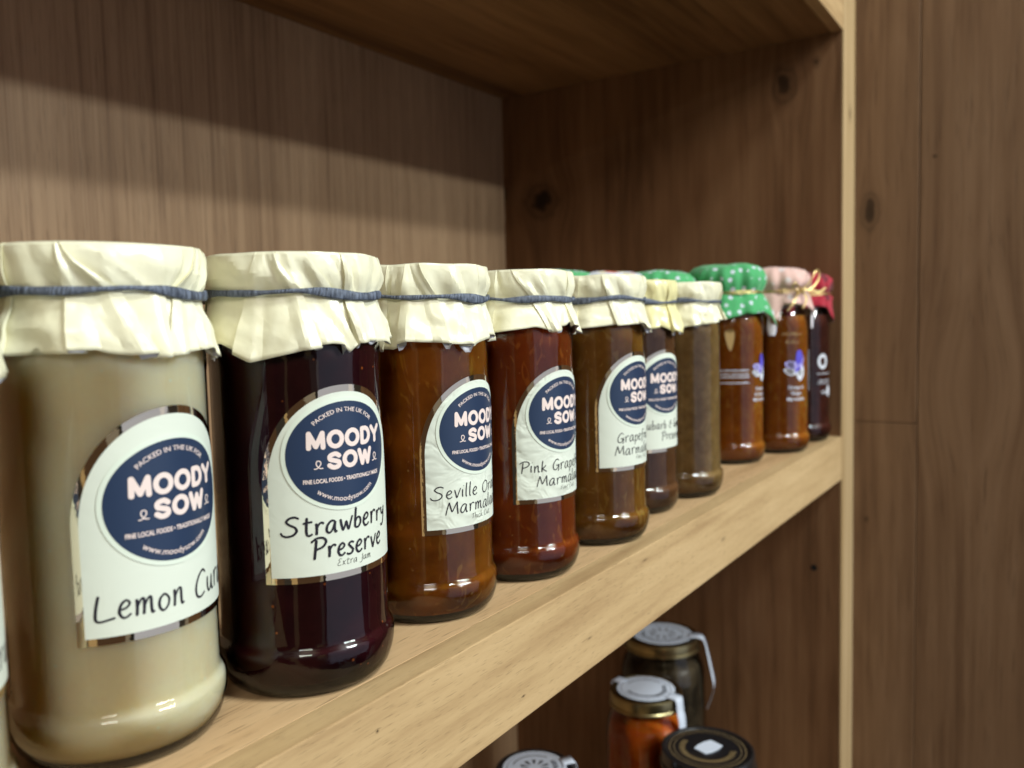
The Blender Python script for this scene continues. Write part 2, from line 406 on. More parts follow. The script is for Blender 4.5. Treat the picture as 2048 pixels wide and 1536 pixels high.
def lathe(name, prof, mat, parent=None, seg=96, mats=None, mi=None, angle=40, fn=None):
    V, F, MI = [], [], []
    n = len(prof)
    for i, (r, z) in enumerate(prof):
        for k in range(seg):
            a = 2*PI*k/seg; rr = r
            if fn: rr = r + fn(a, z) if r > .001 else r
            V.append((rr*math.cos(a), rr*math.sin(a), z))
    for i in range(n-1):
        for k in range(seg):
            k2 = (k+1) % seg; F.append((i*seg+k, i*seg+k2, (i+1)*seg+k2, (i+1)*seg+k)); MI.append(mi[i] if mi else 0)
    me = mesh(name, V, F, True, MI if mi else None, angle)
    return link(name, me, parent, mats or [mat])


def cr(pts, closed=False, sub=7):
    """Catmull-Rom"""
    out = []; n = len(pts)
    if n < 3: return list(pts)
    for i in range(n-1 if not closed else n):
        p0 = pts[(i-1) % n] if (closed or i > 0) else pts[0]
        p1 = pts[i]; p2 = pts[(i+1) % n]
        p3 = pts[(i+2) % n] if (closed or i+2 < n) else pts[-1]
        for s in range(sub):
            t = s/sub
            out.append(tuple(.5*((2*b)+(-a+c)*t+(2*a-5*b+4*c-d)*t*t+(-a+3*b-3*c+d)*t**3) for a, b, c, d in zip(p0, p1, p2, p3)))
    out.append(pts[-1] if not closed else pts[0]); return out


def tube(V, F, path, rad, seg=8, closed=False):
    base = len(V); n = len(path)
    for i, p in enumerate(path):
        p = Vector(p); a = Vector(path[(i-1) % n] if (closed or i) else path[0]); b = Vector(path[(i+1) % n] if (closed or i < n-1) else path[-1])
        t = (b-a).normalized() if (b-a).length > 1e-9 else Vector((0, 0, 1))
        s = t.cross(Vector((0, 0, 1))); s = s.normalized() if s.length > 1e-4 else Vector((1, 0, 0)); q = s.cross(t)
        for k in range(seg):
            an = 2*PI*k/seg; V.append(tuple(p + rad*(math.cos(an)*s + math.sin(an)*q)))
    for i in range(n if closed else n-1):
        j = (i+1) % n
        for k in range(seg):
            k2 = (k+1) % seg; F.append((base+i*seg+k, base+i*seg+k2, base+j*seg+k2, base+j*seg+k))
    if not closed:
        F.append(tuple(base+k for k in range(seg))[::-1]); F.append(tuple(base+(n-1)*seg+k for k in range(seg)))


# ------------------------------------------------------------------ lettering (strokes and flat type in label coordinates)
G = {
 'S': ([[(1.15, 1.42), (.85, 1.58), (.45, 1.5), (.22, 1.22), (.45, .95), (.85, .72), (1.0, .4), (.75, .06), (.3, -.06), (-.05, .05), (-.2, .3)]], 1.3),
 't': ([[(.3, 1.45), (.27, .6), (.32, .12), (.5, .0), (.75, .12)], [(.0, .98), (.35, 1.05), (.72, 1.08)]], .78),
 'r': ([[(.08, 1.0), (.14, .5), (.12, -.02)], [(.14, .55), (.3, .9), (.5, 1.02), (.68, .9)]], .7),
 'a': ([[(.72, .92), (.45, 1.0), (.15, .7), (.06, .25), (.25, .0), (.5, .2), (.72, .85)], [(.74, .95), (.7, .4), (.78, .02), (.92, .1)]], .98),
 'w': ([[(.05, 1.0), (.16, .45), (.3, .03), (.46, .4), (.56, .72), (.66, .35), (.8, .03), (.95, .55), (1.12, 1.15)]], 1.15),
 'b': ([[(.18, 1.75), (.12, .9), (.1, .05)], [(.1, .45), (.35, .85), (.6, .75), (.64, .35), (.4, .02), (.1, .06)]], .8),
 'e': ([[(.12, .48), (.42, .58), (.58, .82), (.4, 1.02), (.14, .8), (.04, .35), (.22, .02), (.45, .02), (.66, .2)]], .74),
 'y': ([[(.08, 1.0), (.14, .55), (.34, .4), (.6, .7)], [(.68, 1.02), (.6, .3), (.42, -.35), (.15, -.58), (-.05, -.42)]], .82),
 'P': ([[(.32, 1.5), (.26, .7), (.18, -.08)], [(-.1, 1.3), (.3, 1.6), (.85, 1.6), (1.1, 1.3), (.85, .9), (.25, .68)]], 1.12),
 's': ([[(.6, .92), (.35, 1.02), (.12, .85), (.3, .58), (.52, .32), (.38, .03), (.1, -.02), (-.08, .1)]], .68),
 'v': ([[(.04, 1.0), (.2, .4), (.32, .02), (.5, .5), (.74, 1.15)]], .76),
 'L': ([[(.22, 1.5), (.1, .8), (.08, .15), (.3, -.02), (.75, .05), (1.1, .12)]], 1.12),
 'm': ([[(.06, 1.0), (.1, .5), (.08, .0)], [(.1, .5), (.28, .92), (.44, .95), (.48, .5), (.46, .02)], [(.48, .5), (.68, .92), (.84, .95), (.88, .4), (.94, .04), (1.08, .1)]], 1.14),
 'n': ([[(.06, 1.0), (.1, .5), (.08, .0)], [(.1, .5), (.3, .92), (.5, .95), (.54, .4), (.6, .04), (.76, .1)]], .82),
 'o': ([[(.38, 1.0), (.1, .75), (.06, .3), (.28, .0), (.56, .2), (.64, .65), (.38, 1.0)]], .78),
 'C': ([[(1.0, 1.35), (.75, 1.58), (.35, 1.3), (.08, .7), (.15, .15), (.5, -.02), (.92, .2)]], 1.05),
 'u': ([[(.08, 1.0), (.08, .35), (.25, .02), (.5, .3), (.62, .95)], [(.64, 1.0), (.62, .35), (.72, .02), (.84, .1)]], .88),
 'd': ([[(.62, .9), (.35, .98), (.08, .6), (.08, .15), (.3, .0), (.55, .3), (.64, .8)], [(.74, 1.75), (.66, .8), (.66, .05), (.8, .05)]], .9),
 'i': ([[(.1, 1.0), (.08, .4), (.12, .0)], [(.18, 1.42), (.24, 1.5)]], .32),
 'l': ([[(.16, 1.75), (.08, .9), (.08, .15), (.2, .0)]], .36),
 'O': ([[(.65, 1.52), (.2, 1.15), (.08, .5), (.35, .0), (.8, .1), (1.1, .7), (1.0, 1.3), (.65, 1.52)]], 1.2),
 'g': ([[(.62, .9), (.35, 1.0), (.08, .7), (.1, .25), (.3, .1), (.6, .7)], [(.66, .98), (.62, .2), (.5, -.4), (.2, -.6), (-.02, -.42)]], .8),
 'M': ([[(.0, -.05), (.14, .7), (.34, 1.5)], [(.34, 1.5), (.52, .8), (.68, .35), (.95, .9), (1.22, 1.5)], [(1.22, 1.5), (1.25, .7), (1.34, -.02)]], 1.45),
 'G': ([[(1.0, 1.3), (.7, 1.52), (.3, 1.2), (.08, .6), (.2, .1), (.6, .05), (.92, .55)], [(.55, .62), (.8, .64), (1.02, .66), (.98, .1), (.9, -.2)]], 1.15),
 'p': ([[(.1, 1.0), (.1, .2), (.04, -.6)], [(.1, .6), (.35, .98), (.62, .8), (.6, .3), (.35, .02), (.1, .12)]], .78),
 'f': ([[(.7, 1.6), (.45, 1.7), (.3, 1.3), (.24, .4), (.14, -.45)], [(.0, .92), (.3, .96), (.58, 1.0)]], .62),
 'k': ([[(.16, 1.75), (.1, .8), (.08, .0)], [(.62, 1.0), (.35, .68), (.12, .5)], [(.14, .52), (.4, .3), (.75, .02)]], .82),
 'T': ([[(.5, 1.5), (.46, .7), (.4, .0)], [(.0, 1.42), (.5, 1.5), (1.0, 1.55)]], .95),
 'F': ([[(.2, 1.5), (.14, .7), (.08, .0)], [(.15, 1.45), (.5, 1.52), (.85, 1.52)], [(.14, .82), (.4, .85), (.66, .86)]], .85),
 'h': ([[(.16, 1.75), (.1, .8), (.08, .0)], [(.1, .5), (.32, .92), (.52, .9), (.56, .4), (.64, .02)]], .8),
 'c': ([[(.6, .85), (.4, 1.0), (.12, .7), (.08, .25), (.3, .0), (.62, .15)]], .7),
 'E': ([[(.85, 1.4), (.4, 1.52), (.18, 1.2), (.5, .85), (.12, .55), (.1, .1), (.5, -.02), (.85, .15)]], .95),
 'x': ([[(.08, 1.0), (.3, .5), (.62, .0)], [(.62, 1.0), (.3, .48), (.04, .0)]], .74),
 'j': ([[(.2, 1.0), (.2, .2), (.1, -.4), (-.2, -.5)], [(.26, 1.4), (.3, 1.46)]], .4),
 'J': ([[(.55, 1.5), (.55, .6), (.45, -.2), (.1, -.45), (-.15, -.3)]], .7),
 'R': ([[(.26, 1.5), (.2, .7), (.12, -.05)], [(-.05, 1.35), (.35, 1.58), (.85, 1.45), (.8, 1.0), (.25, .72)], [(.25, .72), (.6, .35), (1.0, -.02)]], 1.1),
 '&': ([[(.85, 1.3), (.5, 1.45), (.25, 1.15), (.6, .85), (.3, .7), (.08, .35), (.35, .0), (.8, .15)], [(.9, .9), (.75, .6)]], 1.0),
 ' ': ([], .55),
}


def ribbon(P, w0, pen=0):
    """polyline -> quads (2-D); pen: broad-nib variation"""
    V, F = [], []
    n = len(P)
    for i in range(n):
        a = P[max(i-1, 0)]; b = P[min(i+1, n-1)]
        dx, dy = b[0]-a[0], b[1]-a[1]; l = math.hypot(dx, dy) or 1; dx /= l; dy /= l
        ww = w0*(1 - pen*abs(dx*.5+dy*.0)*1.0 - pen*.4*max(0, dy)) * (.6 if (pen and i in (0, n-1)) else 1)
        V += [(P[i][0]-dy*ww/2, P[i][1]+dx*ww/2), (P[i][0]+dy*ww/2, P[i][1]-dx*ww/2)]
        if i: F.append((2*i-2, 2*i-1, 2*i+1, 2*i))
    if not pen:  # round ends
        for e, sgn in ((0, -1), (n-1, 1)):
            c = P[e]; q = P[1] if e == 0 else P[-2]
            an = math.atan2(c[1]-q[1], c[0]-q[0]); k0 = len(V); V.append(c)
            for s in range(9):
                t = an - PI/2 + PI*s/8; V.append((c[0]+w0/2*math.cos(t), c[1]+w0/2*math.sin(t)))
            for s in range(8): F.append((k0, k0+1+s, k0+2+s))
    return V, F


class Flat:
    def __init__(s): s.V = []; s.F = []; s.Lv = []; s.n = 0

    def add(s, V, F):
        b = len(s.V); s.V += V; s.F += [tuple(b+i for i in f) for f in F]; s.Lv += [s.n]*len(V); s.n = (s.n+1) % 24


def write(fl, text, x0, y0, width, size, pw, slant=.06, seed=1, jit=.05):
    """handwriting line starting at x0 with x-height size; scaled to width"""
    rnd = random.Random(seed); adv = sum(G[c][1]+.14 for c in text)
    k = width/adv; x = 0
    for c in text:
        st, ad = G[c]; dy = rnd.uniform(-jit, jit); sy = 1+rnd.uniform(-jit, jit)
        for s in st:
            P = [(x0 + k*(x+px) + size*slant*py, y0 + size*(py*sy+dy)) for px, py in s]
            fl.add(*ribbon(cr(P, sub=6), pw, .45))
        x += ad+.14


def arc_pts(cx, cy, rx, ry, a0, a1, n):
    return [(cx+rx*math.cos(math.radians(a0+(a1-a0)*i/n)), cy+ry*math.sin(math.radians(a0+(a1-a0)*i/n))) for i in range(n+1)]


def logo_strokes(fl):
    """MOODY / SOW with the two little curls"""
    pw = .0016
    def put(x, y, w_, h_, strokes, split=True):
        for st in strokes:
            P_ = [(x+w_*a, y+h_*b) for a, b in st]
            if split:
                for p, q in zip(P_, P_[1:]): fl.add(*ribbon([p, ((p[0]+q[0])/2, (p[1]+q[1])/2), q], pw))
            else: fl.add(*ribbon(P_, pw))
    o = arc_pts(.5, .5, .5, .5, 0, 360, 30)
    Mm = [[(0, 0), (.03, 1), (.5, .08), (.97, 1), (1, 0)]]
    Dd = [[(0, 0), (0, 1), (.4, 1)], [(.4, 0), (0, 0)]]
    De = [arc_pts(.4, .5, .6, .5, 90, -90, 12)]
    Yy = [[(0, 1), (.5, .45), (1, 1)], [(.5, .45), (.5, 0)]]
    Ss = [cr([(.95, .84), (.6, 1.0), (.12, .88), (.1, .62), (.5, .5), (.92, .36), (.88, .08), (.4, 0), (.02, .18)], sub=5)]
    Ww = [[(0, 1), (.25, 0), (.5, .85), (.75, 0), (1, 1)]]
    y = .0029; h = .0050
    for x, w_, g, sp in ((-.0126, .0046, Mm, 1), (-.0060, .0045, [o], 0), (.0003, .0045, [o], 0), (.0067, .0031, Dd, 1), (.0067, .0034, De, 0), (.0116, .0040, Yy, 1)): put(x, y, w_, h, g, sp)
    y = -.0044; h = .0047
    for x, w_, g, sp in ((-.0062, .0036, Ss, 0), (-.0008, .0044, [o], 0), (.0052, .0052, Ww, 1)): put(x, y, w_, h, g, sp)
    for x in (-.0098, .0130):
        P = cr([(-.0013, 0), (-.0003, .0002), (.0008, .0016), (.0005, .0026), (-.0004, .0026), (-.0006, .0014), (.0004, .0002), (.0014, .0001)], sub=5)
        fl.add(*ribbon([(x+a, y+b) for a, b in P], .00035))


_fc = {}


def type_mesh(text, size, bold=0.0):
    key = (text, size, bold)
    if key in _fc: return _fc[key]
    cu = bpy.data.curves.new('t', 'FONT'); cu.body = text; cu.size = 1; cu.align_x = 'CENTER'; cu.resolution_u = 3; cu.offset = bold
    o = bpy.data.objects.new('t', cu); C.objects.link(o)
    bpy.context.view_layer.update()
    dg = bpy.context.evaluated_depsgraph_get(); ev = o.evaluated_get(dg); me = ev.to_mesh()
    V = [(v.co.x*size, v.co.y*size) for v in me.vertices]; F = [tuple(p.vertices) for p in me.polygons]
    ev.to_mesh_clear(); bpy.data.objects.remove(o); bpy.data.curves.remove(cu)
    _fc[key] = (V, F); return _fc[key]


def type_on(fl, text, size, y, wmax=None, bold=0.0, arc=None, cx=0):
    V, F = type_mesh(text, size, bold)
    if not V: return
    wd = max(v[0] for v in V)-min(v[0] for v in V); k = (wmax/wd) if wmax else 1
    out = []
    for x, yy in V:
        x *= k
        if arc is None: out.append((cx+x, y+yy))
        else:
            rad, up = arc
            if up: a = x/rad; out.append((cx+(rad+yy)*math.sin(a), (rad+yy)*math.cos(a)))
            else: a = x/rad; out.append((cx+(rad-yy)*math.sin(a), -(rad-yy)*math.cos(a)))
    fl.add(out, F)


def on_cyl(name, fl, th0, z0, R, parent, mat, sx=1.0, extra=None):
    """wrap label-plane geometry round the jar"""
    V = []
    for (x, y), q in zip(fl.V, fl.Lv):
        a = th0 + x*sx/R; r = R+q*2.5e-6; V.append((r*math.cos(a), r*math.sin(a), z0+y))
    me = mesh(name, V, fl.F, True)
    return link(name, me, parent, [mat])


def cyl_patch(name, inside, th0, z0, R, parent, mat, thick=.00012):
    """inside(u in -1..1) -> (xs, y0, y1): columns of a label outline; real thickness"""
    V, F = [], []
    n, m = 56, 10
    for lay in (0, 1):
        for i in range(n+1):
            x, y0, y1 = inside(-1+2*i/n)
            for j in range(m+1):
                y = y0+(y1-y0)*j/m; a = th0+x/.0312; r = R - (thick if lay else 0)
                V.append((r*math.cos(a), r*math.sin(a), z0+y))
    def id(l, i, j): return l*(n+1)*(m+1)+i*(m+1)+j
    for i in range(n):
        for j in range(m):
            F.append((id(0, i, j), id(0, i+1, j), id(0, i+1, j+1), id(0, i, j+1)))
            F.append((id(1, i, j), id(1, i, j+1), id(1, i+1, j+1), id(1, i+1, j)))
        F.append((id(0, i, 0), id(1, i, 0), id(1, i+1, 0), id(0, i+1, 0)))
        F.append((id(0, i, m), id(0, i+1, m), id(1, i+1, m), id(1, i, m)))
    for j in range(m):
        F.append((id(0, 0, j), id(0, 0, j+1), id(1, 0, j+1), id(1, 0, j)))
        F.append((id(0, n, j), id(1, n, j), id(1, n, j+1), id(0, n, j+1)))
    me = mesh(name, V, F, True, None, 50)
    return link(name, me, parent, [mat])


def arch(hw, bot, spring, top):
    def f(u):
        x = hw*math.sin(u*PI/2); q = abs(x)/hw
        return x, bot, spring+(top-spring)*(1-q**2.1)**(1/2.0) if q < 1 else spring
    return f


def disc(hx, hy):
    def f(u):
        x = hx*math.sin(u*PI/2); q = math.sqrt(max(0, 1-(x/hx)**2)); return x, -hy*q, hy*q
    return f


# ------------------------------------------------------------------ jar parts
JR = .031
PROF_OUT = [(.0001, .0012), (.020, .0010), (.0262, .0), (.0285, .0010), (.0307, .0040), (.0321, .0080), (.0327, .0112), (.0329, .0140), (.03275, .0160), (.0324, .0171), (.0319, .0178), (.0314, .0184), (.0311, .0192), (.0310, .0204), (.0310, .06), (.0310, .1165), (.0313, .119), (.0313, .122), (.0305, .128), (.0290, .1335), (.0284, .1365), (.0284, .1395)]
PROF_IN = [(.0001, .0040), (.018, .0036), (.0262, .0030), (.0286, .0036), (.0308, .0068), (.0321, .0108), (.0324, .0138), (.0322, .0156), (.0317, .0168), (.0310, .0180), (.0305, .0198), (.0305, .06), (.0304, .1165), (.0300, .123), (.0285, .1305), (.0001, .1306)]
PROF_FOOT = [(.0001, .0012), (.0200, .0010), (.0260, .0002), (.0283, .0012), (.0300, .0042), (.0296, .0044), (.0278, .0026), (.0258, .0020), (.018, .0026), (.0001, .0030)]


def make_glass(t, fill, seed):
    g = lathe('glass_jar', PROF_OUT, M['glass'], t, 128, angle=60)
    lathe('glass_foot', PROF_FOOT, M['foot'], g, 96, angle=60)
    lathe('contents', PROF_IN, FILL[fill], t, 96, angle=60)
    lathe('screw_lid', [(.0001, .1530), (.028, .1530), (.0291, .1524), (.0294, .151), (.0294, .1445), (.0290, .1435), (.0288, .140)], M['gold_lid'], t, 96)


def paper_cover(t, seed, th_view, mat, pleats=None, hemz=None, cloth=False):
    """pleated cover: every pleat is a real fold of three plies"""
    rnd = random.Random(seed)
    if pleats is None:
        pleats = []; a = rnd.uniform(0, 20)
        while a < 348:
            pleats.append((a, rnd.uniform(3.0, 7.5), rnd.uniform(-14, 14), rnd.choice((1, -1)))); a += rnd.uniform(16, 44)
    pleats = sorted(pleats)
    rows = [(0.0, .001, .1560), (0, .012, .1562), (0, .022, .1562), (0, .0298, .1560), (.02, .0314, .1557), (.06, .0319, .1549), (.15, .0322, .1528), (.3, .0322, .1500), (.5, .0319, .1475), (.7, .0312, .1450), (.9, .0304, .1430), (1.0, .0301, .1420),
            (1.0, .0301, .1408), (.97, .0305, .1390), (.92, .0312, .1365), (.85, .0318, .1335), (.8, .0322, .1300), (.75, .0326, .1265), (.72, .0329, .1235)]
    fine = []
    for q0, q1 in zip(rows[2:], rows[3:]):
        fine.append(q0)
        if q0 != q1 and abs(q1[2]-q0[2]) > .0008: fine.append(tuple((x+y)/2 for x, y in zip(q0, q1)))
    rows = rows[:2]+fine+rows[-1:]
    iband = max(i for i, q in enumerate(rows) if q[2] >= .1415)
    nrow = len(rows)
    tri = lambda x: abs((x % 1)-.5)*2
    cols = []    # (theta deg, ply 0..1, wsign, width, slant, dirn, seg)
    hem_pts = hemz or []
    np_ = len(pleats)
    segs = []
    for i, (a, wd, sl, dr) in enumerate(pleats):
        a2, wd2, sl2, dr2 = pleats[(i+1) % np_]
        if i == np_-1: a2 += 360
        segs.append((a, wd, sl, a2, wd2, sl2))
    segF = [rnd.uniform(0, 1) for _ in segs]
    segB = [rnd.uniform(-1, 1) for _ in segs]
    opn = [rnd.choice((-.3, .6, 1.0, 1.2)) for _ in segs]
    drops = [(rnd.uniform(.0020, .0036)*min(1, (pleats[q][1]/6)**2) if opn[q] > 0 and rnd.random() < .75 else 0) for q in range(len(segs))]
    crs = [[(rnd.uniform(.12, .88), rnd.uniform(-1.0, 1.0), rnd.uniform(.10, .3), rnd.uniform(.5, 1.2)*rnd.choice((1, -1))) for _ in range(3)] for _ in segs]
    for i, (a, wd, sl, a2, wd2, sl2) in enumerate(segs):
        dr = pleats[i][3]; dr2 = pleats[(i+1) % np_][3]
        # start: emerging from pleat i.  dr=1: previous segment lies on top; dr=-1: this segment lies on top
        n = max(6, int((a2-a)/1.3))
        for j in range(n+1):
            f = j/n
            cols.append((('seg', a, sl, a2, sl2, f, wd, wd2, dr, dr2), i, f, 0))
        nx = (i+1) % np_; drop = drops[nx]
        if dr2 == 1: cols.append((('pe', a2, sl2, wd2, dr2, drop), nx, 1, 1))      # just inside the upper fold
        cols.append((('pl', a2, sl2, wd2, dr2, drop), nx, 0.5, 1))
        if dr2 == -1: cols.append((('pe', a2, sl2, wd2, dr2, drop), nx, 0, 1))
    # mesh columns
    def hem(ang):
        ang %= 360
        if hem_pts:
            P = sorted(hem_pts); P = [(P[-1][0]-360, P[-1][1])]+P+[(P[0][0]+360, P[0][1])]
            for (x0, y0), (x1, y1) in zip(P, P[1:]):
                if x0 <= ang <= x1: return y0+(y1-y0)*(ang-x0)/(x1-x0 or 1)
        return .1235
    noi = [(rnd.uniform(0, 6.28), rnd.randint(3, 9), rnd.uniform(0, 40)) for _ in range(5)]
    V = []; nc = len(cols)
    segH = [rnd.uniform(-.0012, .0012) for _ in segs]
    for ir, (wf, rb, zb) in enumerate(rows):
        below = ir > iband
        tb = (ir-iband-1)/(nrow-iband-2) if below else 0
        for (th, si, f, ply) in cols:
            if th[0] == 'seg':
                _, a, sl, a2, sl2, ff, wd, wd2, dr, dr2 = th
                shift = wf if not below else 1+.5*tb
                A = a + (sl*(1-shift)); B = a2 + (sl2*(1-shift))
                wa = wd*wf*(1+opn[si]*tb); wb = wd2*wf*(1+opn[(si+1) % np_]*tb)
                # overlapping plies: segment edges run past the pleat line on both sides
                ang = (A - wa*.5) + ((B + wb*.5) - (A - wa*.5))*ff
                on_a = (dr == -1); on_b = (dr2 == 1)
                LY = .0008; tot = (B+wb*.5)-(A-wa*.5); da = ff*tot; db = (1-ff)*tot
                lay = (LY*min(1, max(0, 1-(da-wa-.5)/6)) if on_a else 0) + (LY*min(1, max(0, 1-(db-wb-.5)/6)) if on_b else 0)
                if ir < 4: lay = 0
                lay *= min(1, wf*2.5)*(1+1.2*tb)
                bulge = 0
                flat = math.sin(PI*ff)
                if 3 <= ir <= iband: bulge = -.0007*flat*(1-abs(wf-.3))*segF[si] + .0006*math.sin(3*PI*ff+segB[si]*3)*wf*(1-wf)*2.2
                if below: bulge = (.0016*segF[si] + (.0019*segB[si])*math.sin(PI*ff) + .0009*(1 if segB[si] > 0 else -1)*math.sin(2*PI*ff))*tb*1.3
                tt = (zb-.1415)/.014 if not below else tb
                for f0, m_, w_, am in crs[si]:
                    d_ = abs(ff-f0-m_*(tt-.5)*.5)/w_
                    if d_ < 1 and ir > 4: bulge += .00055*am*(1-d_)*(min(1, 4*wf*(1.15-wf)+.25) if not below else min(1, tb*1.6)*1.3)
                r = rb+lay+bulge
            else:
                kind, a, sl, wd, dr, dropv = th
                shift = wf if not below else 1+.5*tb
                q = wf*min(1, wf*2.5)
                if kind == 'pl': ang = a + sl*(1-shift); r = rb + (.0004 if ir >= 4 else 0)*min(1, wf*2.5)*(1+tb)
                else:
                    ang = a + sl*(1-shift) + dr*(wd*wf*(1+opn[si]*tb)*.5 - .25*wf)
                    r = rb + (.00055 if ir >= 4 else 0)*min(1, wf*2.5)*(1+1.2*tb)
            nz = 0
            ar = math.radians(ang)
            for ph, k, q in noi: nz += math.sin(k*ar+ph+zb*q*20)
            r += nz*.00010*(1 if ir > 3 else 0)
            z = zb + (nz*.00012 if ir <= 6 else 0)
            if below:
                hz = hem(ang) + segH[si]*(.7 if th[0] == 'seg' else .2)
                if th[0] != 'seg': hz -= dropv
                z = .1408 + (hz-.1408)*tb
            else:
                z += (.0000)
            V.append((r*math.cos(ar), r*math.sin(ar), z))
    F = []
    for ir in range(nrow-1):
        for c in range(nc):
            c2 = (c+1) % nc; F.append((ir*nc+c, (ir+1)*nc+c, (ir+1)*nc+c2, ir*nc+c2))
    F.append(tuple(range(nc)))
    me = mesh('paper_cover', V, F, True, [(0 if ir > iband+1 else 2) for ir in range(nrow-1) for c in range(nc)]+[2], 14)
    o = link('paper_cover', me, t, [mat, M['paper_in'], mat, mat])
    md = o.modifiers.new('s', 'SOLIDIFY'); md.thickness = .00014; md.offset = -1; md.material_offset = 1; md.material_offset_rim = 0
    return o


def rubber_band(t, seed, z=.1418, r0=.0318, tilt=0, tha=0):
    rnd = random.Random(seed); n = 620; m = 10; V, F = [], []
    ph = [rnd.uniform(0, 6.28) for _ in range(6)]
    for i in range(n):
        a = 2*PI*i/n
        hh = .0019*(.72+.30*math.sin(a*3+ph[0])+.20*math.sin(a*7+ph[1])); hh = max(.0008, hh)
        zz = z + .0007*math.sin(2*a+ph[2]) + .0005*math.sin(5*a+ph[3]) + tilt*math.cos(a-tha)
        cr_ = .5+.5*math.sin(a*2+ph[4])
        rg = (.00028*math.sin(a*210+math.sin(a*17)*3) + rnd.uniform(-.00007, .00007))*cr_
        for k in range(m):
            b = 2*PI*k/m; rr = r0 + .00060*math.cos(b) + rg*(1 if math.cos(b) > -.2 else 0)
            aa = a + .012*math.sin(b)*cr_
            V.append((rr*math.cos(aa), rr*math.sin(aa), zz + hh*(math.sin(b) if abs(math.sin(b)) < .8 else math.copysign(.9, math.sin(b)))))
    for i in range(n):
        j = (i+1) % n
        for k in range(m):
            k2 = (k+1) % m; F.append((i*m+k, j*m+k, j*m+k2, i*m+k2))
    return link('rubber_band', mesh('rubber_band', V, F, True), t, [M['band']])


def make_label(t, th, lines, dz=0, wrinkled=False, seed=1, cdz=0, nib=.00062):
    """gold-edged arch label with the round logo sticker; th = degrees of the label's middle"""
    a = math.radians(th); z0 = dz
    lab = cyl_patch('label', arch(.0276, .0443, .076, .1077), a, z0, JR+.00035, t, M['label_wrinkled' if wrinkled else 'label'])
    cyl_patch('foil_border', arch(.0298, .0420, .076, .1101), a, z0, JR+.00020, lab, M['foil'], .0001)
    cz = z0+.0860+cdz
    cyl_patch('logo_sticker_rim', disc(.0227, .0198), a, cz, JR+.0006, lab, M['sticker_white'])
    cyl_patch('logo_sticker', disc(.0212, .0184), a, cz, JR+.00066, lab, M['navy'], .0001)
    fl = Flat(); logo_strokes(fl)
    on_cyl('logo_lettering', fl, a, cz, JR+.00072, lab, M['pinkish'], 1.08)
    fl = Flat()
    type_on(fl, 'PACKED IN THE UK FOR', .0021, 0, None, .01, arc=(.0148, True))
    type_on(fl, 'FINE LOCAL FOODS \u2022 TRADITIONALLY MADE', .0020, -.0094, .0290, .03)
    type_on(fl, 'www.moodysow.com', .0026, 0, None, .008, arc=(.0166, False))
    on_cyl('small_lettering', fl, a, cz, JR+.00072, lab, M['pinkish'], 1.1)
    fl = Flat(); sm = Flat()
    for i, (txt, x0, y, wd, size) in enumerate(lines):
        if size < .002: write(sm, txt, x0, y, wd, size, .00022, .15, seed+i, .03)
        else: write(fl, txt, x0, y, wd, size, nib, .05, seed+i)
    on_cyl('handwriting', fl, a, z0, JR+.00045, lab, M['ink'])
    if sm.V: on_cyl('small_handwriting', sm, a, z0, JR+.00045, lab, M['grey_ink'])
    return lab


def make_jar(pos, fill, label, seed, paper='paper', lab=None, pleats=None, hemz=None, rot=0, tilt=0, tha=0):
    t = thing('preserve_jar', label, 'jar', (pos[0], pos[1], 0), 'paper-topped jars lined up on the oak shelf')
    make_glass(t, fill, seed)
    paper_cover(t, seed, 0, M[paper], pleats, hemz)
    rubber_band(t, seed+50, tilt=tilt, tha=math.radians(tha))
    if lab: make_label(t, **lab)
    return t


# ------------------------------------------------------------------ the shelving and the wall
sh = thing('shelving_unit', 'light oak shelving unit with thick shelves and a brown back panel', 'shelving', (0, 0, 0))
box('shelf', (-.9, .0135, -T), (Lx-.0006, D, 0), M['oak_shelf'], sh, .0001)
box('shelf_lipping', (-.9, 0, -T), (Lx-.0006, .0134, .00004), M['oak_lip'], sh, .0006)
box('back_panel', (-.9, D+.0006, -.9), (Lx, D+.018, .9), M['oak_back'], sh, 0)
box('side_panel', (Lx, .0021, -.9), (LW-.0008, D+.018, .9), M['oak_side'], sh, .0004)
box('edge_post', (Lx, -.0004, -.9), (LW-.0008, .0019, .9), M['oak_post'], sh, .0006)
box('upper_shelf', (-.9, .0125, H), (Lx-.0006, D, H+T), M['oak_ceiling'], sh, .0006)
box('upper_shelf_lipping', (-.9, 0, H), (Lx-.0006, .0123, H+T), M['oak_lip'], sh, .0010)
box('lower_shelf', (-.9, .0, -.50-T), (Lx-.0006, D, -.50), M['oak_shelf'], sh, .001)
# drilled peg hole in the side panel: a flat black disc put in for the shade inside
V, F = [], []
for k in range(24):
    a = 2*PI*k/24; V.append((Lx-.0003, .0289+.0034*math.cos(a), -.1471+.0034*math.sin(a)))
F.append(tuple(range(24)))
link('peg_hole_shade', mesh('peg_hole_shade', V, F, False), sh, [M['dark']])
wl = thing('plank_wall', 'brown oak plank wall to the right of the shelving post', 'wall', (0, 0, 0))
g = .0006
box('plank', (LW, -.0646, .0104), (LW+.02, .02, 1.2), M['oak_wall'], wl, .0008)
box('plank', (LW, -.0650, -1.2), (LW+.02, .02, .0098), M['oak_wall'], wl, .0008)
box('plank', (LW+.0004, -.30, -1.2), (LW+.02, -.0656, 1.2), M['oak_wall'], wl, .0008)
box('plank', (LW, -.62, -1.2), (LW+.02, -.3006, 1.2), M['oak_wall'], wl, .0008)

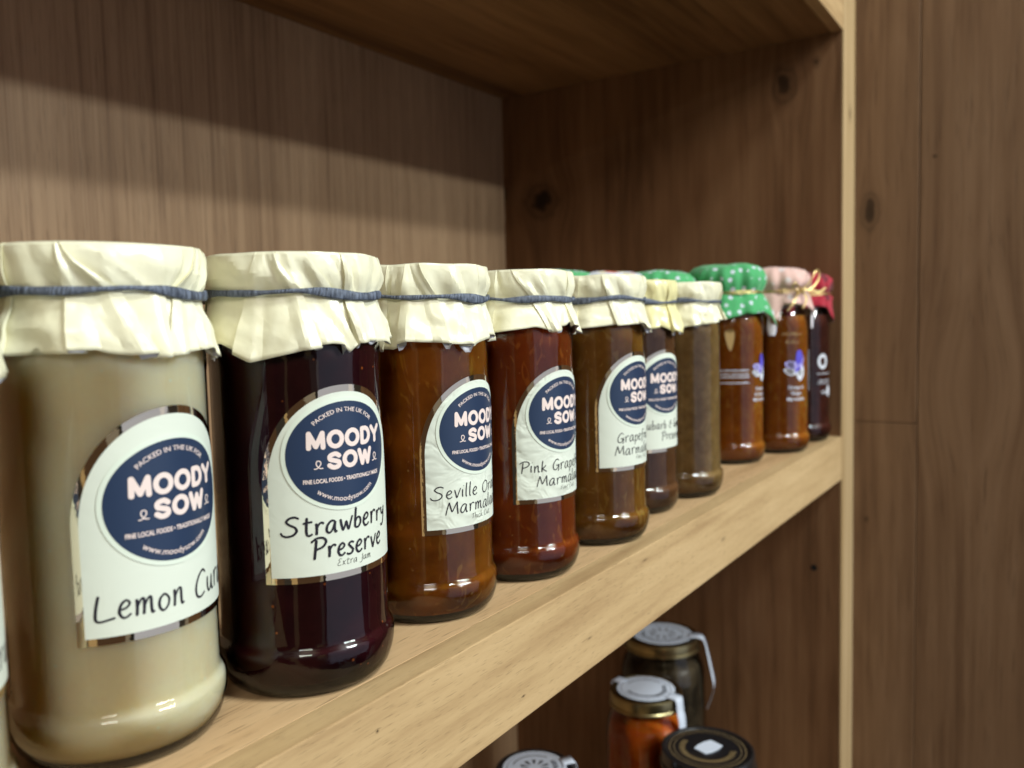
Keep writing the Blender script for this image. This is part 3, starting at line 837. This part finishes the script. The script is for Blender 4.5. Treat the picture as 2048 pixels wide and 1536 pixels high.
# ------------------------------------------------------------------ the paper-topped jars
P = {1: (.0561, .0571), 2: (.1232, .0422), 3: (.2037, .0486), 4: (.2742, .0436), 5: (.3540, .0395), 6: (.4341, .0527), 7: (.4977, .0440)}
P[0] = (-.0192, .0430)


def hp(base, lst):
    """hem heights in degrees (jar frame, -90 = towards the room), filled up elsewhere"""
    return [(a % 360, z) for a, z in lst] + [(a % 360, base+.001*math.sin(a)) for a in (20, 60, 100, 140)]


def rp(seed, vis):
    """hand-placed pleats on the visible side, random behind"""
    r = random.Random(seed); out = [(a % 360, wd, sl, d) for a, wd, sl, d in vis]
    a = 5
    while a < 165: out.append((a, r.uniform(3, 7), r.uniform(-10, 10), r.choice((1, -1)))); a += r.uniform(18, 34)
    return out


make_jar(P[0], 'lemon', 'cream lemon jar cut off by the left edge of the photo', 100, pleats=rp(100, [(-150, 5, 4, 1), (-115, 6, 6, 1), (-90, 5, 4, -1), (-60, 5, -6, 1), (-30, 5, 3, 1)]),
         hemz=hp(.121, [(-170, .122), (-100, .121), (-60, .1195), (-35, .120), (-10, .122)]), lab=dict(th=-70, lines=[('Lemon Curd', -.0235, .0490, .047, .0046)], dz=-.002))
make_jar(P[1], 'lemon', 'large pale cream lemon curd jar with pleated paper top, nearest on the shelf', 101,
         pleats=rp(101, [(-168, 4, 0, 1), (-134, 5, -6, -1), (-112, 6.5, -26, 1), (-88, 5, 0, 1), (-78, 4, 18, -1), (-62, 4, 12, 1), (-48, 4, 12, 1), (-30, 4, 0, 1), (-8, 4, 0, 1)]),
         hemz=hp(.123, [(-178, .124), (-140, .1245), (-122, .1245), (-119, .1235), (-108, .1225), (-90, .1232), (-74, .1240), (-62, .1250), (-50, .1215), (-40, .1205), (-10, .122)]),
         lab=dict(th=-86, lines=[('Lemon Curd', -.0252, .0492, .052, .0050)], dz=-.0023, seed=11, cdz=-.0042, nib=.0009))
make_jar(P[2], 'strawberry', 'near-black strawberry preserve jar, second paper-topped jar from the left', 102,
         pleats=rp(102, [(-160, 6, 6, -1), (-128, 4, -14, 1), (-108, 6.5, -16, 1), (-96, 4.5, -6, -1), (-84, 3, -3, 1), (-62, 4, 0, 1), (-40, 4, 0, 1), (-15, 4, 0, 1)]),
         hemz=hp(.124, [(-179, .1255), (-168, .1225), (-158, .1195), (-150, .1205), (-128, .1232), (-112, .1244), (-103, .1238), (-101, .1205), (-96, .1238), (-78, .1246), (-66, .125), (-55, .1225), (-40, .125)]),
         lab=dict(nib=.0010, th=-102.5, lines=[('Strawberry', -.0232, .0588, .0455, .0042), ('Preserve', -.0138, .0502, .0315, .0042), ('Extra Jam', -.0050, .0467, .0150, .0015)], seed=22))
make_jar(P[3], 'seville', 'amber Seville orange marmalade jar with creased label, third in the row', 103,
         pleats=rp(103, [(-168, 4, 4, 1), (-152, 5, 2, -1), (-128, 5, -12, 1), (-108, 6, -4, 1), (-84, 5, -4, 1), (-66, 4, 0, 1), (-40, 4, 0, 1), (-12, 4, 0, 1)]),
         hemz=hp(.122, [(-178, .121), (-160, .1205), (-150, .1225), (-115, .1212), (-98, .1210), (-84, .1235), (-70, .1245), (-60, .1225), (-40, .123)]),
         lab=dict(th=-89, lines=[('Seville Orange', -.0252, .0574, .052, .0034), ('Marmalade', -.0195, .0505, .041, .0035), ('Thick Cut', -.0065, .0470, .0145, .0014)], dz=-.0022, wrinkled=True, seed=33))
make_jar(P[4], 'pink', 'reddish pink grapefruit marmalade jar, fourth in the row', 104,
         pleats=rp(104, [(-165, 4, 4, 1), (-126, 7, -22, -1), (-112, 5, -12, 1), (-88, 4, 0, -1), (-70, 4, 0, 1), (-42, 4, 0, 1), (-12, 4, 0, 1)]),
         hemz=hp(.124, [(-178, .1240), (-160, .1255), (-130, .1275), (-126, .1275), (-112, .1252), (-96, .1275), (-93, .1290), (-82, .1272), (-66, .1232), (-55, .123), (-30, .127)]),
         lab=dict(th=-96, lines=[('Pink Grapefruit', -.0262, .0578, .054, .0034), ('Marmalade', -.0178, .0506, .040, .0035), ('Fine Cut', -.0035, .0474, .0135, .0014)], dz=-.0018, wrinkled=True, seed=44))
make_jar(P[5], 'grapefruit', 'brown grapefruit marmalade jar, fifth in the row, half hiding the sixth', 105,
         pleats=rp(105, [(-168, 4, 4, 1), (-132, 4, -10, -1), (-102, 6, -8, 1), (-84, 5, 0, 1), (-66, 4, 0, 1), (-40, 4, 0, 1)]),
         hemz=hp(.124, [(-178, .1240), (-160, .1260), (-120, .1280), (-98, .1285), (-92, .1255), (-78, .1240), (-60, .1230), (-30, .125)]),
         lab=dict(th=-96, lines=[('Grapefruit', -.0170, .0585, .036, .0034), ('Marmalade', -.0185, .0510, .040, .0035), ('Fine Cut', -.0030, .0478, .0135, .0014)], dz=.0018, seed=55))
make_jar(P[6], 'rhubarb', 'rhubarb preserve jar with a yellower paper top, squeezed between two brown jars', 106, paper='paper_yellow',
         pleats=rp(106, [(-160, 5, 0, 1), (-126, 6, 0, 1), (-98, 7, -6, -1), (-74, 7, 0, 1), (-50, 5, 0, 1), (-20, 4, 0, 1)]),
         hemz=hp(.124, [(-178, .124), (-140, .1240), (-118, .1255), (-98, .1215), (-84, .1190), (-70, .1235), (-40, .124)]),
         lab=dict(th=-104, lines=[('Rhubarb & Ginger', -.0245, .0575, .050, .0034), ('Preserve', -.0060, .0500, .024, .0034)], dz=0, seed=66))
make_jar(P[7], 'chutney', 'unlabelled brown preserve jar, last with a plain paper top', 107,
         pleats=rp(107, [(-170, 5, 0, 1), (-135, 5, 0, 1), (-106, 5, 0, 1), (-78, 9, 8, -1), (-58, 6, 6, 1), (-30, 5, 0, 1)]),
         hemz=hp(.126, [(-178, .124), (-150, .1240), (-110, .1270), (-92, .1290), (-74, .1285), (-55, .1300), (-35, .129), (-15, .128)]))

# ------------------------------------------------------------------ cloth-topped jars


def cloth_cover(t, seed, mat, top=.0225, puff=.0345, tie=.1515, corners=(), cr_drop=.014, hem=.136, rk=.036, lobes=9):
    rnd = random.Random(seed); n = 220
    ph = [rnd.uniform(0, 6.28) for _ in range(8)]
    zt = .1545+top
    rows = [(.001, zt, 0), (.012, zt+.0002, .05), (.021, zt-.0004, .2), (.028, zt-.0025, .6), (.0322, zt-.0065, 1), (puff, zt-.0120, 1.2), (puff-.0006, zt-.0175, 1.2), (puff-.0025, tie+.0035, 1.0), (.0306, tie+.0008, .5), (.0306, tie-.0008, .5), (.0325, tie-.0035, 1.2)]
    nb = len(rows)
    rows += [None]*6
    V = []
    for ir, row in enumerate(rows):
        for i in range(n):
            a = 2*PI*i/n
            wv = math.sin(lobes*a+ph[0])*.5+.5*math.sin((lobes-4)*a+ph[1]) + .3*math.sin((lobes*2+1)*a+ph[2])
            if row:
                r, z, w_ = row
                r += wv*.0017*w_; z += .0010*w_*math.sin(2*a+ph[3])*(.6 if ir < 5 else .0) + (.0008*math.sin(3*a+ph[4]) if ir < 5 else 0)
            else:
                f = (ir-nb+1)/6
                hz = hem + .0012*math.sin(5*a+ph[5]); rr = rk
                for c, dep, wid, fl in corners:
                    d = abs((math.degrees(a)-c+180) % 360-180)
                    if d < wid: q = 1-d/wid; hz -= dep*q; rr += fl*q
                r = .0325 + (rr-.0325)*f**.8 + wv*.0022*f; z = (tie-.0035)+(hz-(tie-.0035))*f
            V.append((r*math.cos(a), r*math.sin(a), z))
    F = []
    for ir in range(len(rows)-1):
        for i in range(n):
            j = (i+1) % n; F.append((ir*n+i, (ir+1)*n+i, (ir+1)*n+j, ir*n+j))
    F.append(tuple(range(n)))
    o = link('cloth_cover', mesh('cloth_cover', V, F, True), t, [mat, M['cloth_in']])
    md = o.modifiers.new('s', 'SOLIDIFY'); md.thickness = .0005; md.offset = -1; md.material_offset = 1
    return o


def gold_tie(t, z, bow=None, seed=0):
    V, F = [], []; rnd = random.Random(seed)
    for q in range(2):
        tube(V, F, [((.0316+.0004*math.sin(9*a+q))*math.cos(a), (.0316+.0004*math.sin(9*a+q))*math.sin(a), z+q*.0011-.0005+.0006*math.sin(a*3+q*2)) for a in [2*PI*i/90 for i in range(90)]], .0006, 6, True)
    o = link('gold_string', mesh('gold_string', V, F, True), t, [M['gold_string']])
    if bow is not None:
        V, F = [], []; b = math.radians(bow)
        er = Vector((math.cos(b), math.sin(b), 0)); et = Vector((-math.sin(b), math.cos(b), 0)); ez = Vector((0, 0, 1))
        c = er*.0335+ez*z
        def pt(x, y, d=0): return tuple(c+et*x+ez*y+er*d)
        for P_ in (
            [(0, 0, 0), (.006, .006, .003), (.013, .016, .004), (.019, .019, .003), (.020, .012, .003), (.012, .003, .003), (0, 0, .001)],
            [(0, 0, 0), (-.006, .003, .003), (-.012, .007, .004), (-.014, .003, .003), (-.007, -.002, .002), (0, 0, .001)],
            [(0, 0, 0), (.003, -.006, .003), (.001, -.012, .004), (-.003, -.017, .004)],
            [(0, 0, 0), (-.009, -.005, .003), (-.016, -.012, .005), (-.022, -.019, .004)],
            [(0, 0, 0), (.010, .000, .003), (.020, -.001, .004), (.028, .002, .004)]):
            tube(V, F, cr([pt(*p) for p in P_], sub=6), .0009, 7)
        tube(V, F, cr([pt(-.002, -.002, .001), pt(0, .001, .003), pt(.002, .002, .001)], sub=4), .0016, 8)
        link('bow', mesh('bow', V, F, True), o, [M['gold_string']])
    return o


def flower(t, th, z, s, R):
    """printed iris-like flower"""
    a = math.radians(th); pr = None
    def petal(pts): 
        fl = Flat(); P_ = cr([(x*s, y*s) for x, y in pts], True, 5); fl.add(P_, [tuple(range(len(P_)))]); return fl
    lil = Flat(); vio = Flat(); wh = Flat()
    for pts, tgt in ((([(-.011, .004), (-.006, .006), (.001, .004), (.002, -.001), (-.003, -.002), (-.009, .0)]), lil),
                     (([(-.012, -.002), (-.006, -.001), (.0, -.003), (.001, -.006), (-.004, -.008), (-.009, -.006)]), wh),
                     (([(.001, -.004), (.006, -.003), (.010, .001), (.011, -.007), (.006, -.013), (.002, -.010)]), wh),
                     (([(-.001, -.005), (.000, .002), (.001, .013), (.005, .016), (.009, .011), (.008, .003), (.004, -.003)]), vio),
                     (([(.004, .002), (.008, .005), (.011, .010), (.009, .001), (.006, -.002)]), lil)):
        f = petal(pts); tgt.add(f.V, f.F)
    o = on_cyl('printed_flower', wh, a, z, R, t, M['white'])
    on_cyl('lilac_petal', lil, a, z, R+.00004, o, M['lilac']); on_cyl('violet_petal', vio, a, z, R+.00008, o, M['violet'])


def text_block(t, th, z, lines, mat, name='printed_lettering', R=JR+.0002):
    fl = Flat()
    for txt, size, y, wd in lines: type_on(fl, txt, size, y, wd, .01)
    return on_cyl(name, fl, math.radians(th), z, R, t, mat)


def bars(t, th, z, rows, mat, name, R=JR+.0002, seed=0):
    """lines of printing too small and soft to read: short upright strokes"""
    fl = Flat(); rnd = random.Random(seed)
    for y, wd, h in rows:
        x = -wd/2
        while x < wd/2:
            l = rnd.uniform(.3, 1)*h
            fl.add(*ribbon(cr([(x, y), (x+.0003, y+l), (x+.0007, y+l*.3), (x+.001, y+l*.8)], sub=3), .0003)); x += h*rnd.uniform(.45, .8)
    return on_cyl(name, fl, math.radians(th), z, R, t, mat)


def cloth_jar(pos, label, fill, cloth, seed, group='cloth-topped jars at the far end of the shelf', **kw):
    t = thing('preserve_jar', label, 'jar', (pos[0], pos[1], 0), group)
    make_glass(t, fill, seed); bow = kw.pop('bow', None)
    tie = kw.get('tie', .1515)
    cloth_cover(t, seed, M[cloth], **kw); gold_tie(t, tie, bow, seed)
    return t


j8 = cloth_jar((.6515, .0584), 'orange marmalade jar under a green star-print cloth, beside the last paper-topped jar', 'orange', 'cloth_green', 208,
               corners=((-74, .013, 30, .006), (-160, .006, 24, .003), (0, .01, 25, .003), (90, .01, 25, .003)), hem=.134, rk=.0375)
flower(j8, -100, .084, .85, JR+.0002)
text_block(j8, -100, .0655, [('Orange', .0042, 0, None), ('& Ginger', .0042, -.0048, None), ('Marmalade', .0042, -.0096, None)], M['white'])
bars(j8, -150, .083, [(0, .026, .0016), (-.0035, .026, .0016), (-.0060, .026, .0016), (-.0110, .026, .0016)], M['white'], 'small_print', seed=3)
fl = Flat(); P_ = cr([(-.004, .008), (.003, .009), (.004, .002), (.001, -.009), (-.002, -.004)], True, 5); fl.add(P_, [tuple(range(len(P_)))])
on_cyl('gold_emblem', fl, math.radians(-158), .110, JR+.0002, j8, M['gold_print'])
j9 = cloth_jar((.7284, .0385), 'orange marmalade jar under pale pink cloth tied with a large gold bow', 'orange', 'cloth_pink', 209,
               corners=((-166, .018, 17, .002), (-82, .010, 20, .004), (10, .008, 20, 0), (100, .008, 20, 0)), hem=.1405, rk=.0345, bow=-118, tie=.1535, top=.0215)
flower(j9, -126, .082, 1.0, JR+.0002)
text_block(j9, -124, .0615, [('Orange &', .0046, 0, None), ('Ginger', .0046, -.0055, None), ('Marmalade', .0046, -.0110, None)], M['white'])
for th_, z_, w_, l_ in ((-168, .1235, .0042, .0125), (-84, .1275, .0040, .0105)):
    V, F = [], []; a_ = math.radians(th_); n_ = 20
    for i in range(13):
        q = i/12; wd_ = w_*(.35+.65*math.sin(PI*min(1, q*.62+.02)))*(1 if q < .9 else .8)
        for k in range(n_):
            b_ = 2*PI*k/n_; x_ = wd_*math.cos(b_)+(q*.003 if th_ > -100 else 0); y_ = .0011*math.sin(b_)+.0350-.001*q
            V.append((y_*math.cos(a_)-x_*math.sin(a_), y_*math.sin(a_)+x_*math.cos(a_), z_+l_-2*l_*q*.95))
    for i in range(12):
        for k in range(n_): F.append((i*n_+k, i*n_+(k+1) % n_, (i+1)*n_+(k+1) % n_, (i+1)*n_+k))
    F += [tuple(range(n_)), tuple(12*n_+k for k in range(n_))]
    link('cloth_corner', mesh('cloth_corner', V, F, True, None, 50), j9, [M['cloth_in']])
bars(j9, -132, .112, [(0, .020, .0030), (-.0075, .014, .0030)], M['gold_print'], 'gold_script', seed=5)
j10 = cloth_jar((.8100, .0368), 'dark red jam jar under crimson cloth, against the side panel', 'dark', 'cloth_red', 210,
                corners=((-78, .016, 30, .0015), (180, .01, 20, .002), (90, .008, 20, 0)), hem=.138, rk=.0325, puff=.0325, top=.019)
o_ = bars(j10, -112, .0700, [(0, .020, .0016), (-.0075, .016, .0022), (-.0100, .018, .0022), (-.0185, .009, .0022), (-.0205, .007, .0022)], M['white'], 'small_print', seed=7)
fl = Flat(); fl.add(*ribbon(arc_pts(0, 0, .0052, .0062, 0, 360, 26), .0032)); on_cyl('recycling_symbol', fl, math.radians(-116), .0830, JR+.0002, j10, M['white'])
fl = Flat()
for k in range(16): fl.add(*ribbon([(-.0005, -.02+k*.0026), (.0006, -.0188+k*.0026)], .0007))
on_cyl('vertical_print', fl, math.radians(-148), .0745, JR+.0002, j10, M['white'])
cyl_patch('oval_sticker', disc(.0030, .0058), math.radians(-98), .0525, JR+.0003, j10, M['white'])
# back row, only their tops show over the front row
bg_ = 'cloth-topped jars standing behind the front row'
cloth_jar((.5350, .1210), 'jar with white, red and gold patterned cloth top behind the fifth jar', 'orange', 'cloth_pattern', 211, bg_, top=.0150, puff=.034, hem=.138)
cloth_jar((.6050, .1060), 'jar with green star-print cloth top peeping over the sixth jar', 'orange', 'cloth_green', 212, bg_, top=.0175, corners=((-100, .008, 24, .003),), hem=.134)
cloth_jar((.5030, .1500), 'jar whose green cloth corner peeps up behind the fourth jar', 'orange', 'cloth_green', 213, bg_, top=.0165, hem=.136)

# ------------------------------------------------------------------ jars on the lower shelf


def deli_jar(pos, R, label, fill, ztop, lidmat, seed, squat=False):
    t = thing('deli_jar', label, 'jar', (pos[0], pos[1], -.50), 'lidded jars on the lower shelf')
    h = ztop+.50; rb = R*1.12
    prof = [(.0001, .001), (rb*.8, .0), (rb*.93, .003), (rb, .012), (rb, h-.045), (rb*.985, h-.036), (rb*.93, h-.027), (R*.96, h-.019), (R*.93, h-.013), (R*.93, h-.004)]
    lathe('glass_jar', prof, M['glass'], t, 96, angle=60)
    rnd = random.Random(seed); ph = [rnd.uniform(0, 6) for _ in range(4)]
    pin = [(.0001, .006), (rb*.75, .006), (rb*.92, .01), (rb*.965, .02), (rb*.965, h-.046), (rb*.94, h-.037), (rb*.88, h-.029), (R*.85, h-.025), (.0001, h-.0245)]
    lathe('contents', pin, FILL[fill], t, 96, angle=60, fn=lambda a, z: -.0012*abs(math.sin(4*a+ph[0]+z*130)*math.sin(3*a+z*90+ph[1])))
    lid = lathe('lid', [(R*1.0, h-.0130), (R*1.035, h-.0124), (R*1.03, h-.0108), (R*1.0, h-.0096), (R*1.0, h-.003), (R*.985, h-.0008), (R*.95, h), (R*.90, h-.0002), (R*.86, h-.0014), (R*.6, h-.0014), (.0001, h-.0012)], lidmat, t, 96, angle=28)
    return t, lid, h


def lid_seal(t, h, R, ang, drop, ang2, wheel=True, text=None, waves=False):
    """round paper seal on the lid with a strip running over the edge and down the jar"""
    a = math.radians(ang); rs = R*.80; z = h+.0003
    V, F = [], []
    def flat_disc(r, zz, n=64):
        b = len(V)
        for k in range(n): V.append((r*math.cos(2*PI*k/n), r*math.sin(2*PI*k/n), zz))
        for k in range(n): V.append((r*math.cos(2*PI*k/n), r*math.sin(2*PI*k/n), zz-.0003))
        F.append(tuple(b+k for k in range(n)))
        for k in range(n): F.append((b+k, b+n+k, b+n+(k+1) % n, b+(k+1) % n))
    flat_disc(rs, z)
    seal = link('seal', mesh('seal', V, F, False), t, [M['seal']])
    def strip(angle, pts, wd, name):
        c, s = math.cos(angle), math.sin(angle); VV, FF = [], []
        P_ = cr(pts, sub=6)
        for i, (r, zz) in enumerate(P_):
            ww = wd*(1 if not waves else (.62+.38*abs(math.cos(i/len(P_)*PI*1.6))))
            for q in (-1, 1): VV.append((r*c - q*ww/2*s, r*s + q*ww/2*c, zz))
            if i: FF.append((2*i-2, 2*i-1, 2*i+1, 2*i))
        o = link(name, mesh(name, VV, FF, True), seal, [M['seal']])
        md = o.modifiers.new('s', 'SOLIDIFY'); md.thickness = .0003
    if waves: strip(a, [(rs*.9, z+.0001), (R*1.0, z+.0003), (R*1.12, z-.004), (R*1.22, z-.020), (R*1.32, z-.040), (R*1.37, z-.052), (R*1.33, z-.062), (R*1.18, z-.080)], R*.38, 'seal_strip')
    else: strip(a, [(rs*.9, z+.0001), (R*.99, z+.0001), (R*1.06, z-.002), (R*1.09, z-.012), (R*1.14, z-.020), (R*1.16, z-drop*.6), (R*1.155, z-drop)], R*.36, 'seal_strip')
    strip(a+PI, [(rs*.9, z+.0001), (R*.99, z+.0001), (R*1.045, z-.002), (R*1.06, z-.012)], R*.34, 'seal_strip')
    # print on the seal
    fl = Flat()
    if wheel:
        for k in range(10):
            b = 2*PI*k/10; c, s = math.cos(b), math.sin(b)
            fl.add([(rs*.20*c-.0004*s, rs*.20*s+.0004*c), (rs*.20*c+.0004*s, rs*.20*s-.0004*c), (rs*.44*c+.0016*s, rs*.44*s-.0016*c), (rs*.46*c, rs*.46*s), (rs*.44*c-.0016*s, rs*.44*s+.0016*c)], [(0, 1, 2, 3, 4)])
    fl.add(*ribbon(arc_pts(0, 0, rs*.87, rs*.87, 0, 360, 60), .0004))
    rnd = random.Random(int(ang)+5)
    for k in range(26):        # ring of small print
        b = math.radians(100+k*7+ang2); r1 = rs*.60; r2 = rs*(.60+rnd.uniform(.08, .16))
        fl.add(*ribbon([(r1*math.cos(b), r1*math.sin(b)), (r2*math.cos(b+.03), r2*math.sin(b+.03))], .0012))
    fl.add(*ribbon([(rs*.7*math.cos(math.radians(-60+k*5+ang2)), rs*.7*math.sin(math.radians(-60+k*5+ang2))) for k in range(22)], .0011))
    VV = [(x, y, z+.0002) for x, y in fl.V]
    link('seal_print', mesh('seal_print', VV, fl.F, False), seal, [M['ink']])
    return seal


t, lid, h = deli_jar((.7582, .1720), .041, 'dark olive jar with a curling white seal strip, hindmost on the lower shelf', 'olive', -.22, M['gold_lid'], 1)
lid_seal(t, h, .041, -74, .078, 0, waves=True)
t, lid, h = deli_jar((.6194, .1290), .034, 'orange pepper jar with gold lid and white seal strip, middle of the lower shelf', 'pepper', -.22, M['gold_lid'], 2)
lid_seal(t, h, .034, -98, .060, 40, wheel=False)
t, lid, h = deli_jar((.5432, .0400), .0378, 'jar with black lid carrying a small white price sticker', 'dark', -.22, M['black_lid'], 3)
V, F = [], []
ol = [(-.0105, -.006), (-.0105, .006), (-.004, .0078), (.004, .0078), (.0105, .006), (.0105, -.006), (.004, -.0078), (-.004, -.0078)]
ra = math.radians(-20)
for zz in (h-.0004, h-.0008):
    for x, y in ol: V.append((x*math.cos(ra)-y*math.sin(ra)+.002, x*math.sin(ra)+y*math.cos(ra), zz))
F.append(tuple(range(8))); F += [(k, (k+1) % 8, 8+(k+1) % 8, 8+k) for k in range(8)]
ps = link('price_sticker', mesh('price_sticker', V, F, False), t, [M['seal']])
fl = Flat()
fl.add(*ribbon(arc_pts(0, 0, .0305, .0305, 0, 360, 60), .0004)); fl.add(*ribbon(arc_pts(0, 0, .027, .027, 0, 360, 60), .0003))
for k in range(30):
    b = math.radians(80+k*7); fl.add(*ribbon([(.0185*math.cos(b), .0185*math.sin(b)), (.0225*math.cos(b+.05), .0225*math.sin(b+.05))], .0008))
link('lid_print', mesh('lid_print', [(x, y, h-.0009) for x, y in fl.V], fl.F, False), lid, [M['gold_print']])
V, F = [], []
tube(V, F, cr([(-.02, -.033, h-.016), (-.005, -.0385, h-.016), (.012, -.0368, h-.016)], sub=5), .0006, 6)
link('lid_rim_glint', mesh('lid_rim_glint', V, F, True), lid, [M['tin']])  # short bright metal arc put in as the highlight on the lid rim
t, lid, h = deli_jar((.4440, .1447), .0315, 'jar with a wheel printed on its white lid seal, at the bottom edge', 'olive', -.22, M['black_lid'], 4)
lid_seal(t, h, .0315, -38, .03, 60)
